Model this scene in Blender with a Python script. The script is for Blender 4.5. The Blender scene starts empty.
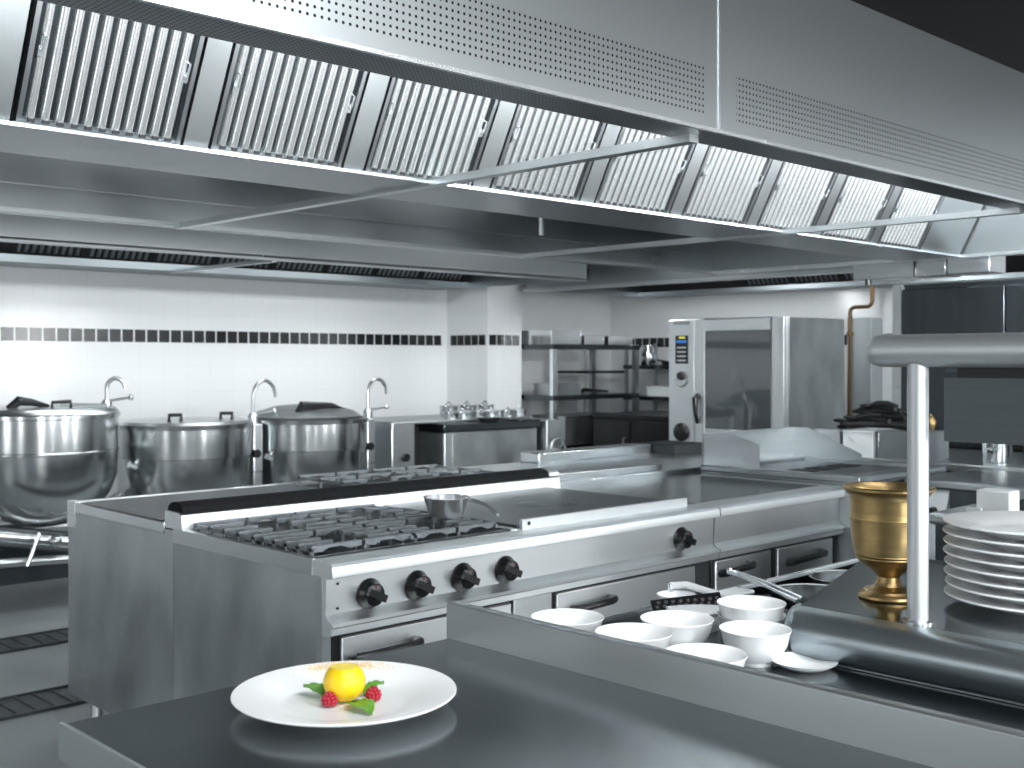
import bpy, bmesh, math, random
from mathutils import Vector, Matrix
random.seed(7)
C = bpy.context.scene.collection
PI = math.pi
SC = bpy.context.scene

# ---------------------------------------------------------------- camera
cam_d = bpy.data.cameras.new('camera')
cam = bpy.data.objects.new('camera', cam_d); C.objects.link(cam)
cam.location = (0, 0, 1.45)
cam.rotation_euler = (PI/2, 0, math.radians(46.0-90.0))
cam_d.sensor_width = 36
cam_d.lens = 1149/1024*36
cam_d.shift_y = -24/1024
cam_d.clip_start = 0.05
cam_d.dof.use_dof = True
cam_d.dof.focus_distance = 2.3
cam_d.dof.aperture_fstop = 8.0
SC.camera = cam

# ---------------------------------------------------------------- world, exposure
W = bpy.data.worlds.new('world'); SC.world = W; W.use_nodes = True
nt = W.node_tree; nt.nodes.clear()
wo = nt.nodes.new('ShaderNodeOutputWorld'); wb = nt.nodes.new('ShaderNodeBackground')
tc = nt.nodes.new('ShaderNodeTexCoord'); sp = nt.nodes.new('ShaderNodeSeparateXYZ')
rp = nt.nodes.new('ShaderNodeValToRGB'); ma = nt.nodes.new('ShaderNodeMath')
ma.operation = 'MULTIPLY_ADD'; ma.inputs[1].default_value = .5; ma.inputs[2].default_value = .5
nt.links.new(tc.outputs['Generated'], sp.inputs[0]); nt.links.new(sp.outputs['Z'], ma.inputs[0])
nt.links.new(ma.outputs[0], rp.inputs[0])
cr = rp.color_ramp
cr.elements[0].position = 0.0; cr.elements[0].color = (.30, .335, .355, 1)
cr.elements[1].position = 1.0; cr.elements[1].color = (.35, .38, .40, 1)
e = cr.elements.new(.48); e.color = (.36, .40, .42, 1)
e = cr.elements.new(.60); e.color = (.62, .67, .69, 1)
nt.links.new(rp.outputs[0], wb.inputs[0]); nt.links.new(wb.outputs[0], wo.inputs[0])
wb.inputs[1].default_value = .48
SC.view_settings.view_transform = 'Standard'
SC.view_settings.look = 'None'
SC.view_settings.exposure = 0.0
SC.view_settings.gamma = 1.0
SC.view_settings.use_curve_mapping = False

def area(name, loc, target, sx, sy, power, col=(.965, .99, 1.0)):
    l = bpy.data.lights.new(name, 'AREA'); l.shape = 'RECTANGLE'; l.size = sx; l.size_y = sy
    l.energy = power; l.color = col
    o = bpy.data.objects.new(name, l); C.objects.link(o); o.location = loc
    d = Vector(target) - Vector(loc)
    o.rotation_euler = d.to_track_quat('-Z', 'Y').to_euler()
    return o
# tall unseen area lights added behind the camera for highlights on the steel
for x in (-1.6, 1.4, 4.4, 7.4):
    area('rear_fill_light', (x, -2.7, 1.75), (x + .6, 4, 1.3), .38, 2.1, 112)
for y in (2.6, 5.2):
    area('side_fill_light', (-2.9, y, 1.6), (1.9, y - .6, 1.0), .9, 2.0, 26)  # unseen light added at the left to brighten faces turned that way
# area lights added near ceiling height to brighten the aisles
area('aisle_fill_light', (1.4, -.4, 3.2), (1.7, 1.2, 0), 3.0, .9, 120)
area('pass_fill_light', (2.08, .45, 1.425), (2.10, .45, 1.0), .12, .8, 7)  # added under the gantry plate to brighten the stacked plates
area('aisle_fill_light', (4.3, 5.7, 3.2), (4.3, 5.8, 0), 4.5, .3, 60)
area('aisle_fill_light', (7.2, 4.6, 3.2), (7.4, 5.0, 0), .9, 1.2, 30)
# area lights inside the hoods, most of them added for brightness
for x in (1.35, 2.6, 3.85, 5.1, 6.3):
    area('hood_area_light', (x, 1.985, 2.20), (x, 3.1, 2.42), .16, .12, 42)  # added out of sight behind the front panel to light the filters
for x in (2.6, 4.6):
    area('hood_area_light', (x, 4.45, 2.60), (x, 4.3, 0), 1.2, .12, 7)
for x in (2.9, 4.4, 5.9):
    area('hood_area_light', (x, 6.60, 2.42), (x, 8.3, .9), 1.2, .15, 9)  # hidden fill added in the wall hood to brighten the tiles
for y in (4.6, 6.4):
    area('hood_area_light', (7.75, y, 2.42), (9.5, y, 1.0), .15, 1.2, 22)  # extra unseen fill added under the oven hood

# ---------------------------------------------------------------- materials
def mat(name, col, rough=.5, metal=0.0, noise=0.0, nscale=8.0, stretch=(1, 1, 1), bump=0.0, spec=None,
        emit=None, coat=0.0, trans=0.0, rnoise=0.0):
    m = bpy.data.materials.new(name); m.use_nodes = True
    n = m.node_tree; b = n.nodes['Principled BSDF']; L = n.links
    b.inputs['Base Color'].default_value = (*col, 1)
    b.inputs['Roughness'].default_value = rough
    b.inputs['Metallic'].default_value = metal
    if coat: b.inputs['Coat Weight'].default_value = coat
    if spec is not None: b.inputs['Specular IOR Level'].default_value = spec
    if trans: b.inputs['Transmission Weight'].default_value = trans
    if emit: b.inputs['Emission Color'].default_value = (*emit[0], 1); b.inputs['Emission Strength'].default_value = emit[1]
    if noise or bump or rnoise:
        t = n.nodes.new('ShaderNodeTexCoord'); mp = n.nodes.new('ShaderNodeMapping')
        mp.inputs['Scale'].default_value = stretch
        nz = n.nodes.new('ShaderNodeTexNoise'); nz.inputs['Scale'].default_value = nscale
        nz.inputs['Detail'].default_value = 5
        L.new(t.outputs['Object'], mp.inputs[0]); L.new(mp.outputs[0], nz.inputs['Vector'])
        if noise:
            mr = n.nodes.new('ShaderNodeMapRange'); mr.inputs[3].default_value = 1-noise; mr.inputs[4].default_value = 1+noise*.6
            mx = n.nodes.new('ShaderNodeVectorMath'); mx.operation = 'SCALE'; mx.inputs[0].default_value = col
            L.new(nz.outputs['Fac'], mr.inputs[0]); L.new(mr.outputs[0], mx.inputs['Scale']); L.new(mx.outputs[0], b.inputs['Base Color'])
        if rnoise:
            mr2 = n.nodes.new('ShaderNodeMapRange'); mr2.inputs[3].default_value = max(.02, rough-rnoise); mr2.inputs[4].default_value = rough+rnoise
            L.new(nz.outputs['Fac'], mr2.inputs[0]); L.new(mr2.outputs[0], b.inputs['Roughness'])
        if bump:
            bp = n.nodes.new('ShaderNodeBump'); bp.inputs['Strength'].default_value = bump; bp.inputs['Distance'].default_value = .002
            L.new(nz.outputs['Fac'], bp.inputs['Height']); L.new(bp.outputs[0], b.inputs['Normal'])
    return m

M = {}
ST = (.62, .655, .67)
M['steel'] = mat('brushed_steel', ST, .30, 1, noise=.12, nscale=3, stretch=(1, 1, 14), bump=.05, rnoise=.06)
M['steel_side'] = mat('scuffed_side_steel', (.50, .535, .55), .40, 1, noise=.6, nscale=3.2, stretch=(1.5, 1.2, .8), bump=.12, rnoise=.16)
M['steel_hood'] = mat('hood_steel', (.42, .45, .465), .34, 1, noise=.08, nscale=1.2, bump=.02, rnoise=.04)
M['steel_inner'] = mat('hood_inner_steel', (.37, .40, .415), .30, 1, noise=.3, nscale=2, bump=.04, rnoise=.08)
M['bright'] = mat('polished_steel', (.82, .86, .88), .26, 1, noise=.05, nscale=5, rnoise=.04)
M['fascia'] = mat('satin_front_steel', (.74, .775, .79), .42, 1, noise=.06, nscale=4, stretch=(1, 1, 8), bump=.03)
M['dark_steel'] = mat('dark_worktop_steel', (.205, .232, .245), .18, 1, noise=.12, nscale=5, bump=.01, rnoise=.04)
M['bullnose'] = mat('bullnose_steel', (.36, .405, .43), .36, 1, noise=.08, nscale=30, stretch=(1, .05, 1))
M['rail'] = mat('upstand_steel', (.40, .43, .445), .42, 1, noise=.14, nscale=5, stretch=(1, .15, 6), bump=.03)
M['slab'] = mat('slab_steel', (.20, .23, .245), .15, 1, noise=.15, nscale=8, rnoise=.04)
M['panel_dark'] = mat('dark_cabinet_steel', (.09, .105, .115), .25, 1, noise=.3, nscale=3, stretch=(6, 6, .3), bump=.03)
M['gantry_panel'] = mat('grey_heater_panel', (.075, .088, .095), .45, 1, noise=.12, nscale=40, stretch=(.1, .1, 4))
M['spacer'] = mat('spacer_steel', (.36, .385, .395), .36, 1, noise=.25, nscale=3, bump=.04)
M['satin'] = mat('satin_tube_steel', (.50, .53, .545), .5, 1, noise=.05, nscale=20)
M['kettle'] = mat('kettle_steel', (.64, .67, .68), .19, 1, noise=.22, nscale=3, bump=.03, rnoise=.06)
M['filter'] = mat('baffle_steel', (.93, .955, .96), .22, .94, noise=.08, nscale=5)
M['filter_dark'] = mat('dark_baffle_steel', (.24, .27, .285), .4, 1)  # plain darker tone of the baffle steel
M['iron'] = mat('cast_iron', (.20, .225, .24), .42, .6, noise=.5, nscale=25, bump=.2)
M['iron_dark'] = mat('burner_iron', (.02, .024, .027), .6, .3, noise=.4, nscale=20)
M['grill_black'] = mat('black_vent_grille', (.008, .009, .010), .8, 0, noise=.7, nscale=120, bump=.5, spec=.12)
M['hotplate'] = mat('hotplate_steel', (.20, .225, .24), .32, .9, noise=.3, nscale=6, bump=.04, rnoise=.06)
M['griddle'] = mat('worn_griddle', (.14, .16, .175), .35, .9, noise=.4, nscale=4, bump=.05, rnoise=.1)
M['aluminium'] = mat('aluminium_pan', (.90, .92, .93), .24, .85)
M['black'] = mat('black_plastic', (.006, .007, .008), .3)
M['black_matte'] = mat('black_matte', (.005, .006, .007), .6)
M['ceiling'] = mat('ceiling_dark', (.006, .007, .008), .8)
M['porcelain'] = mat('white_porcelain', (.86, .88, .89), .24, 0)
M['plastic_white'] = mat('white_plastic', (.75, .79, .81), .4)
M['brass'] = mat('brass', (.39, .275, .125), .40, 1, noise=.25, nscale=30, stretch=(1, 1, 4), bump=.08)
M['copper'] = mat('brass_pipe_metal', (.17, .105, .055), .4, .8)
M['grey_paint'] = mat('grey_paint', (.42, .47, .49), .5)
M['floor'] = mat('floor_grey', (.21, .235, .245), .42, 0, noise=.3, nscale=2.5, bump=.06, rnoise=.1)
M['grate'] = mat('floor_grate_steel', (.07, .082, .088), .5, .6, noise=.5, nscale=18)
M['tile_black'] = mat('black_glazed_tile', (.008, .010, .011), .16, 0)
M['glass'] = mat('oven_glass', (.055, .065, .07), .04, 0, coat=1)
M['red'] = mat('red_mark', (.22, .02, .02), .4)
M['blue'] = mat('blue_display', (.02, .10, .35), .3, emit=((.05, .25, .8), .3))
M['yellow_led'] = mat('yellow_display', (.6, .55, .05), .3, emit=((.8, .7, .1), .3))
M['lemon'] = mat('lemon_yellow', (.86, .56, .008), .38, 0, noise=.08, nscale=60, bump=.25)
M['lemon_flesh'] = mat('lemon_rim', (.93, .72, .08), .35, noise=.15, nscale=60, bump=.3)
M['leaf'] = mat('mint_leaf_green', (.12, .36, .025), .4, 0, noise=.35, nscale=40, bump=.3)
M['berry'] = mat('raspberry_red', (.42, .012, .035), .35, 0, noise=.3, nscale=200)
M['powder'] = mat('golden_powder', (.80, .62, .34), .9, noise=.3, nscale=200)

# white tiles with thin joints
def tile_mat(name, col, grout, size):
    m = bpy.data.materials.new(name); m.use_nodes = True
    n = m.node_tree; b = n.nodes['Principled BSDF']; L = n.links
    g = n.nodes.new('ShaderNodeNewGeometry'); s = n.nodes.new('ShaderNodeSeparateXYZ')
    L.new(g.outputs['Position'], s.inputs[0])
    ad = n.nodes.new('ShaderNodeMath'); ad.operation = 'ADD'
    L.new(s.outputs['X'], ad.inputs[0]); L.new(s.outputs['Y'], ad.inputs[1])
    outs = []
    for src in (ad.outputs[0], s.outputs['Z']):
        d = n.nodes.new('ShaderNodeMath'); d.operation = 'DIVIDE'; d.inputs[1].default_value = size; L.new(src, d.inputs[0])
        f = n.nodes.new('ShaderNodeMath'); f.operation = 'FRACT'; L.new(d.outputs[0], f.inputs[0])
        q = n.nodes.new('ShaderNodeMath'); q.operation = 'LESS_THAN'; q.inputs[1].default_value = .02; L.new(f.outputs[0], q.inputs[0])
        outs.append(q.outputs[0])
    mxx = n.nodes.new('ShaderNodeMath'); mxx.operation = 'MAXIMUM'; L.new(outs[0], mxx.inputs[0]); L.new(outs[1], mxx.inputs[1])
    mix = n.nodes.new('ShaderNodeMix'); mix.data_type = 'RGBA'
    mix.inputs['A'].default_value = (*col, 1); mix.inputs['B'].default_value = (*grout, 1)
    L.new(mxx.outputs[0], mix.inputs['Factor']); L.new(mix.outputs['Result'], b.inputs['Base Color'])
    b.inputs['Roughness'].default_value = .16
    return m
M['tile'] = tile_mat('white_glazed_tile', (.77, .795, .81), (.72, .745, .76), .20)

# steel with a band of punched holes
def perf_mat(name, col, pitch, rad, z0, z1, ax='X', gap=None, vert='Z'):
    m = bpy.data.materials.new(name); m.use_nodes = True
    n = m.node_tree; b = n.nodes['Principled BSDF']; L = n.links
    b.inputs['Metallic'].default_value = 1; b.inputs['Roughness'].default_value = .33
    g = n.nodes.new('ShaderNodeNewGeometry'); s = n.nodes.new('ShaderNodeSeparateXYZ'); L.new(g.outputs['Position'], s.inputs[0])
    def mth(op, a, bb=None):
        k = n.nodes.new('ShaderNodeMath'); k.operation = op
        for i, v in enumerate((a, bb)):
            if v is None: continue
            if isinstance(v, (int, float)): k.inputs[i].default_value = v
            else: L.new(v, k.inputs[i])
        return k.outputs[0]
    X, Z = s.outputs[ax], s.outputs[vert]
    fx = mth('SUBTRACT', mth('FRACT', mth('DIVIDE', X, pitch)), .5)
    fz = mth('SUBTRACT', mth('FRACT', mth('DIVIDE', Z, pitch)), .5)
    r2 = mth('ADD', mth('MULTIPLY', fx, fx), mth('MULTIPLY', fz, fz))
    hole = mth('LESS_THAN', r2, (rad/pitch)**2)
    hole = mth('MULTIPLY', hole, mth('GREATER_THAN', Z, z0)); hole = mth('MULTIPLY', hole, mth('LESS_THAN', Z, z1))
    if gap:
        out = mth('GREATER_THAN', mth('ABSOLUTE', mth('SUBTRACT', X, gap[0])), gap[1]); hole = mth('MULTIPLY', hole, out)
    nz = n.nodes.new('ShaderNodeTexNoise'); nz.inputs['Scale'].default_value = 1.3
    mr = n.nodes.new('ShaderNodeMapRange'); mr.inputs[3].default_value = .85; mr.inputs[4].default_value = 1.1
    L.new(nz.outputs['Fac'], mr.inputs[0])
    vs = n.nodes.new('ShaderNodeVectorMath'); vs.operation = 'SCALE'; vs.inputs[0].default_value = col; L.new(mr.outputs[0], vs.inputs['Scale'])
    mix = n.nodes.new('ShaderNodeMix'); mix.data_type = 'RGBA'; mix.inputs['B'].default_value = (.02, .024, .026, 1)
    L.new(vs.outputs[0], mix.inputs['A']); L.new(hole, mix.inputs['Factor']); L.new(mix.outputs['Result'], b.inputs['Base Color'])
    return m
M['perf'] = perf_mat('perforated_hood_steel', (.40, .43, .443), .0175, .0036, 2.13, 2.275, gap=(2.70, .075))
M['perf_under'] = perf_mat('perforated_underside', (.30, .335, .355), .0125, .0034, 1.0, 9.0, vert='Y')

# ---------------------------------------------------------------- mesh builder
class MB:
    def __init__(s): s.v = []; s.f = []; s.m = []
    def add(s, vs, fs, mi=0):
        k = len(s.v); s.v += [tuple(v) for v in vs]; s.f += [tuple(k+i for i in f) for f in fs]; s.m += [mi]*len(fs); return s
    def box(s, x0, x1, y0, y1, z0, z1, mi=0):
        return s.add([(x0,y0,z0),(x1,y0,z0),(x1,y1,z0),(x0,y1,z0),(x0,y0,z1),(x1,y0,z1),(x1,y1,z1),(x0,y1,z1)],
                     [(0,3,2,1),(4,5,6,7),(0,1,5,4),(1,2,6,5),(2,3,7,6),(3,0,4,7)], mi)
    def prism(s, pts, ax, lo, hi, mi=0):
        n = len(pts)
        def p(a, b, c): return {'X': (c, a, b), 'Y': (a, c, b), 'Z': (a, b, c)}[ax]
        vs = [p(a, b, lo) for a, b in pts] + [p(a, b, hi) for a, b in pts]
        fs = [tuple(range(n))[::-1], tuple(range(n, 2*n))] + [(i, (i+1) % n, n+(i+1) % n, n+i) for i in range(n)]
        return s.add(vs, fs, mi)
    def tube(s, path, r, n=12, mi=0, cap=True):
        path = [Vector(p) for p in path]; m = len(path)
        rs = r if isinstance(r, (list, tuple)) else [r]*m
        vs = []; ref = None
        for i, p in enumerate(path):
            d = (path[min(i+1, m-1)] - path[max(i-1, 0)]).normalized()
            if ref is None:
                ref = Vector((0, 0, 1)) if abs(d.z) < .9 else Vector((1, 0, 0))
            a = (ref - d*ref.dot(d)).normalized(); b = d.cross(a); ref = a
            for k in range(n):
                t = 2*PI*k/n; vs.append(p + (a*math.cos(t) + b*math.sin(t))*rs[i])
        fs = []
        for i in range(m-1):
            for k in range(n):
                fs.append((i*n+k, i*n+(k+1) % n, (i+1)*n+(k+1) % n, (i+1)*n+k))
        if cap: fs += [tuple(range(n))[::-1], tuple((m-1)*n+k for k in range(n))]
        return s.add(vs, fs, mi)
    def cyl(s, p0, p1, r, n=24, mi=0): return s.tube([p0, p1], r, n, mi)
    def lathe(s, prof, c=(0, 0, 0), n=48, mi=0, M_=None):
        vs = []
        for r, z in prof:
            for k in range(n):
                t = 2*PI*k/n; v = Vector((r*math.cos(t), r*math.sin(t), z))
                if M_: v = M_ @ v
                vs.append(v + Vector(c))
        m = len(prof); fs = []
        for i in range(m-1):
            for k in range(n): fs.append((i*n+k, i*n+(k+1) % n, (i+1)*n+(k+1) % n, (i+1)*n+k))
        if prof[0][0] > 1e-5: fs.append(tuple(range(n))[::-1])
        if prof[-1][0] > 1e-5: fs.append(tuple((m-1)*n+k for k in range(n)))
        return s.add(vs, fs, mi)
    def sphere(s, c, rx, ry=None, rz=None, n=20, mi=0):
        ry = ry or rx; rz = rz or rx; k = n//2
        prof = [(max(1e-6, math.sin(PI*i/k)), -math.cos(PI*i/k)) for i in range(k+1)]
        return s.lathe(prof, c, n, mi, Matrix.Diagonal((rx, ry, rz)))
    def build(s, name, m, parent=None, bev=0, at=None, loc=None, solid=0, sub=0, ang=35):
        """vertices are given in world metres; at = base point of the thing (becomes its origin)"""
        me = bpy.data.meshes.new(name)
        base = Vector(loc if loc is not None else (parent['_b'] if parent is not None and '_b' in parent.keys() else (0, 0, 0)))
        me.from_pydata([Vector(v) - base for v in s.v], [], s.f)
        ms = m if isinstance(m, (list, tuple)) else [m]
        for x in ms: me.materials.append(M[x])
        me.polygons.foreach_set('material_index', s.m)
        bm = bmesh.new(); bm.from_mesh(me); bmesh.ops.remove_doubles(bm, verts=bm.verts, dist=1e-6)
        bmesh.ops.recalc_face_normals(bm, faces=bm.faces); bm.to_mesh(me); bm.free()
        me.polygons.foreach_set('use_smooth', [True]*len(me.polygons))
        me.set_sharp_from_angle(angle=math.radians(ang))
        o = bpy.data.objects.new(name, me); C.objects.link(o)
        if loc is not None: o.location = base
        if parent is not None:
            o.parent = parent; o['_b'] = tuple(base)
            TMP.append(o)
        if solid:
            md = o.modifiers.new('solid', 'SOLIDIFY'); md.thickness = solid; md.offset = 0
        if bev:
            md = o.modifiers.new('bevel', 'BEVEL'); md.width = bev; md.segments = 2; md.limit_method = 'ANGLE'; md.angle_limit = math.radians(40)
        if sub:
            md = o.modifiers.new('sub', 'SUBSURF'); md.levels = sub; md.render_levels = sub
        return o
TMP = []
def thing(name, label, cat, loc=(0, 0, 0), group=None):
    o = bpy.data.objects.new(name, None); C.objects.link(o); o.empty_display_size = .05
    o.location = loc; o['label'] = label; o['category'] = cat; o['_b'] = tuple(float(v) for v in loc); TMP.append(o)
    if group: o['group'] = group
    return o
def tag(o, label, cat, group=None, kind=None):
    o['label'] = label; o['category'] = cat
    if group: o['group'] = group
    if kind: o['kind'] = kind
    return o
def struct(o): o['kind'] = 'structure'; return o
def dup(root, loc, rotz=0, label=None):
    r = root.copy(); C.objects.link(r); r.location = loc; r.rotation_euler = (root.rotation_euler.x, root.rotation_euler.y, rotz)
    if label: r['label'] = label
    for ch in list(root.children):
        c = ch.copy(); C.objects.link(c); c.parent = r
        for g in list(ch.children):
            d = g.copy(); C.objects.link(d); d.parent = c
    return r
ORD = ['first', 'second', 'third', 'fourth', 'fifth', 'sixth', 'seventh', 'eighth', 'ninth', 'tenth']
def arc(c, r, a0, a1, n, pl='XZ'):
    out = []
    for i in range(n+1):
        a = math.radians(a0+(a1-a0)*i/n); u, v = r*math.cos(a), r*math.sin(a)
        out.append((c[0]+u, c[1], c[2]+v) if pl == 'XZ' else (c[0], c[1]+u, c[2]+v) if pl == 'YZ' else (c[0]+u, c[1]+v, c[2]))
    return out

# ================================================================ ROOM
struct(MB().box(-3, 10.2, -3, 9.2, -.1, 0).build('floor', 'floor'))
struct(MB().box(-3, 10.2, -3, 9.2, 3.3, 3.4).build('ceiling', 'ceiling'))
def band(mb, ax, c, a0, a1, out):
    """row of black square tiles standing 2 mm proud of the wall"""
    a = a0
    while a + .08 <= a1:
        if ax == 'X': mb.box(a, a+.085, c-out, c+.01, 1.585, 1.68, 1)
        else: mb.box(c-out, c+.01, a, a+.085, 1.585, 1.68, 1)
        a += .098
    return mb
w = MB().box(-3, 9.6, 8.2, 8.4, 0, 3.3); band(w, 'X', 8.2, 2.4, 7.07, .004)
struct(w.build('wall_back', ['tile', 'tile_black']))
w = MB().box(9.4, 9.6, -3, 8.2, 0, 3.3); band(w, 'Y', 9.4, 1.0, 8.15, .004)
struct(w.build('wall_right', ['tile', 'tile_black']))
w = MB().box(7.07, 7.50, 7.64, 8.2, 0, 3.3); band(w, 'Y', 7.07, 7.67, 8.15, .004); band(w, 'X', 7.64, 7.09, 7.5, .004)
struct(w.build('wall_column', ['tile', 'tile_black']))

# floor drains
for (y0, y1, lab) in ((4.74, 5.03, 'dark steel floor grating right behind the cooking island'), (5.82, 6.10, 'dark steel floor grating in front of the boiling kettles')):
    m = MB().box(1.0, 4.6, y0, y1, .001, .006)
    for k in range(46): m.box(1.02+k*.078, 1.03+k*.078, y0+.02, y1-.02, .006, .012)
    m.box(1.0, 4.6, y0, y0+.015, .006, .014); m.box(1.0, 4.6, y1-.015, y1, .006, .014)
    tag(m.build('floor_grating', 'grate', loc=(2.8, (y0+y1)/2, 0)), lab, 'floor grating')

# ================================================================ ISLAND HOOD
hood = thing('extraction_hood', 'large stainless extraction hood hanging over the central cooking island', 'extraction hood', (3.6, 3.5, 2.1))
hx0, hx1 = .2, 7.0
# front face in two sheets with a welded seam
fr = MB().box(hx0, 2.688, 1.94, 1.955, 2.10, 2.63); fr.box(2.692, hx1, 1.94, 1.955, 2.10, 2.63)
fr.build('front_panel', 'perf', hood)
MB().box(2.686, 2.694, 1.937, 1.942, 2.10, 2.63).build('seam', 'bright', hood)
MB().box(hx0, hx1, 1.9365, 1.95, 2.094, 2.104).build('edge_trim', 'bright', hood)
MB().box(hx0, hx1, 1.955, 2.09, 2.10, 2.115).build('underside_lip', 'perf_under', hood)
MB().box(hx0, hx1, 1.956, 5.12, 2.60, 2.629).build('top_panel', 'steel_inner', hood)
MB().box(hx0, hx1, 5.10, 5.12, 2.10, 2.63).build('back_panel', 'steel_inner', hood)
MB().box(hx0, hx1, 5.03, 5.12, 2.085, 2.105).build('back_lip', 'steel_hood', hood)
MB().box(hx0, hx1, 5.08, 5.10, 2.22, 2.235).build('ledge', 'steel_inner', hood)
MB().box(hx1, hx1+.02, 1.94, 5.12, 2.10, 2.63).build('end_panel', 'steel_hood', hood)
MB().box(hx1-.06, hx1+.03, 1.95, 5.12, 2.085, 2.105).build('end_lip', 'bright', hood)
# trough below the filters
MB().prism([(3.19, 2.088), (3.62, 2.088), (3.62, 2.14), (3.60, 2.14), (3.60, 2.10), (3.20, 2.10), (3.19, 2.098)], 'X', hx0, hx1-.02).build('grease_trough', 'steel_inner', hood)
# far filter bank seen only from behind
MB().prism([(3.60, 2.11), (3.62, 2.11), (3.85, 2.62), (3.83, 2.62)], 'X', hx0, hx1-.02).build('rear_filter_bank', 'steel_inner', hood)
# spacers between filters, same slope as the filters
fy0, fz0, fy1, fz1 = 3.215, 2.103, 2.985, 2.55
def slope_pts(d0, d1):
    n = Vector((fz1-fz0, -(fy1-fy0))).normalized()  # (y,z) normal pointing back
    n = Vector((abs(n.x), abs(n.y)))
    return [(fy0+n.x*d0, fz0+n.y*d0), (fy1+n.x*d0, fz1+n.y*d0), (fy1+n.x*d1, fz1+n.y*d1), (fy0+n.x*d1, fz0+n.y*d1)]
FP = .594; FX = 1.205
MB().prism(slope_pts(.0, .006), 'X', hx0, FX-.012).build('blank_panel', 'spacer', hood)
for k in range(9):
    x = FX + k*FP + .5
    MB().prism(slope_pts(.0, .006), 'X', x+.006, (x+.088 if k < 8 else hx1-.02)).build('spacer_panel', 'spacer', hood)
# tie bars
for (x, zz) in ((2.68, 2.10), (4.98, 2.10)):
    MB().prism([(x-.022, zz-.022), (x+.022, zz-.022), (x+.022, zz+.004), (x-.022, zz+.004)], 'Y', 2.02, 5.08).build('tie_bar', 'steel', hood)
    MB().box(x-.012, x+.012, 3.25, 3.28, 2.09, 2.16).build('bracket', 'steel', hood)
m = MB().tube([(4.38, 4.25, 2.36), (4.27, 4.2, 2.27), (4.27, 4.2, 2.10)], .014, 10)
m.build('hanger', 'steel', hood)

# baffle filters
L_ = math.hypot(fz1-fz0, fy1-fy0)
def make_filter(name, label, group, mname, nb=11, frame='steel_inner'):
    """local frame: x along width, y up the slope, z towards the viewer"""
    t = thing(name, label, 'grease filter', (0, 0, 0), group)
    m = MB(); w_ = .49
    m.box(0, .014, 0, L_, -.03, 0); m.box(w_-.014, w_, 0, L_, -.03, 0)
    m.box(0, w_, 0, .012, -.03, -.004); m.box(0, w_, L_-.012, L_, -.03, -.004)
    m.build('filter_frame', frame, t)
    MB().box(.014, w_-.014, .012, L_-.012, -.030, -.024).build('backing', 'panel_dark', t)  # dark colour stands in for shade in the gaps between baffles
    b = MB(); p = (w_-.04)/nb
    for k in range(nb):
        cx = .02+p*(k+.5); r = p*.29
        prof = [(cx+r*math.cos(a), -.012+r*math.sin(a)*.9) for a in [PI*i/8 for i in range(9)]]
        prof += [(cx-r, -.0235), (cx+r, -.0235)]
        b.prism([(u, v) for u, v in prof], 'Y', .012, L_-.012)
    b.build('baffles', mname, t)
    h = MB().box(.02, w_-.02, .009, .013, -.0135, -.0115)
    for k in range(nb):
        cx = .02+p*(k+.5)
        h.box(cx-p*.24, cx+p*.24, .006, .017, -.012, .0015)
    h.build('drain_holes', 'black_matte', t)
    for sx in (.032, w_-.032):
        q = MB().tube([(sx, L_*.42, -.004), (sx, L_*.42, .012), (sx+.0, L_*.5, .014), (sx, L_*.5, -.004)], .004, 8)
        q.box(sx-.008, sx+.008, L_*.38, L_*.44, -.004, .003)
        q.build('handle', 'bright', t)
    return t
slope_ang = math.atan2(fz1-fz0, fy1-fy0)   # angle of local y in the (Y,Z) plane
f0 = make_filter('grease_filter', 'first grease filter from the left in the bright row of the island hood', 'bright baffle filters of the island hood', 'filter')
f0.location = (FX+.005, fy0, fz0); f0.rotation_euler = (slope_ang, 0, 0)
# with x kept, rotating by this angle turns local z to face down-front only after a flip
def flip(o):
    o.rotation_euler = (slope_ang, 0, 0)
# local z after rotation = (0,-sin,cos); sin>0 -> faces front (-Y) and slightly back/down
flist = [f0]
for k in range(1, 9):
    flist.append(dup(f0, (FX+.005+k*FP, fy0, fz0), 0, ORD[k]+' grease filter from the left in the bright row of the island hood'))

# back-wall hood over the kettles
wh = thing('wall_hood', 'long stainless extraction hood on the tiled wall above the boiling kettles', 'extraction hood', (4.4, 7.2, 2.1))
MB().box(1.2, 6.95, 6.30, 6.32, 2.10, 2.60).build('front_panel', 'steel_hood', wh)
MB().box(1.2, 6.95, 6.30, 6.40, 2.09, 2.11).build('front_lip', 'steel_hood', wh)
MB().box(1.2, 6.95, 6.30, 8.18, 2.58, 2.61).build('top_panel', 'steel_inner', wh)
MB().box(6.93, 6.95, 6.30, 8.18, 2.10, 2.60).build('end_panel', 'steel_inner', wh)
MB().box(1.2, 6.95, 7.75, 8.18, 2.10, 2.15).build('grease_trough', 'filter_dark', wh)
MB().box(4.05, 4.08, 6.42, 7.8, 2.085, 2.11).build('tie_bar', 'steel', wh)
MB().box(3.898, 3.904, 6.297, 6.303, 2.10, 2.6).build('seam', 'bright', wh)
MB().prism([(7.80, 2.15), (7.84, 2.15), (7.50, 2.58), (7.46, 2.58)], 'X', 1.2, 6.93).build('filter_backing', 'black_matte', wh)
fy0b, fz0b = 7.785, 2.155
sa2 = math.atan2(.43, -.33)
kw = make_filter('grease_filter', 'dark grease filter in the wall hood, first from the left above the kettles', 'dark baffle filters of the wall hood', 'filter_dark', 9, 'black_matte')
kw.location = (2.9, fy0b, fz0b); kw.rotation_euler = (sa2, 0, 0)
for k in range(1, 8):
    dup(kw, (2.9+k*.5, fy0b, fz0b), 0, 'dark grease filter in the wall hood, %s from the left above the kettles' % ORD[k])

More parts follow.
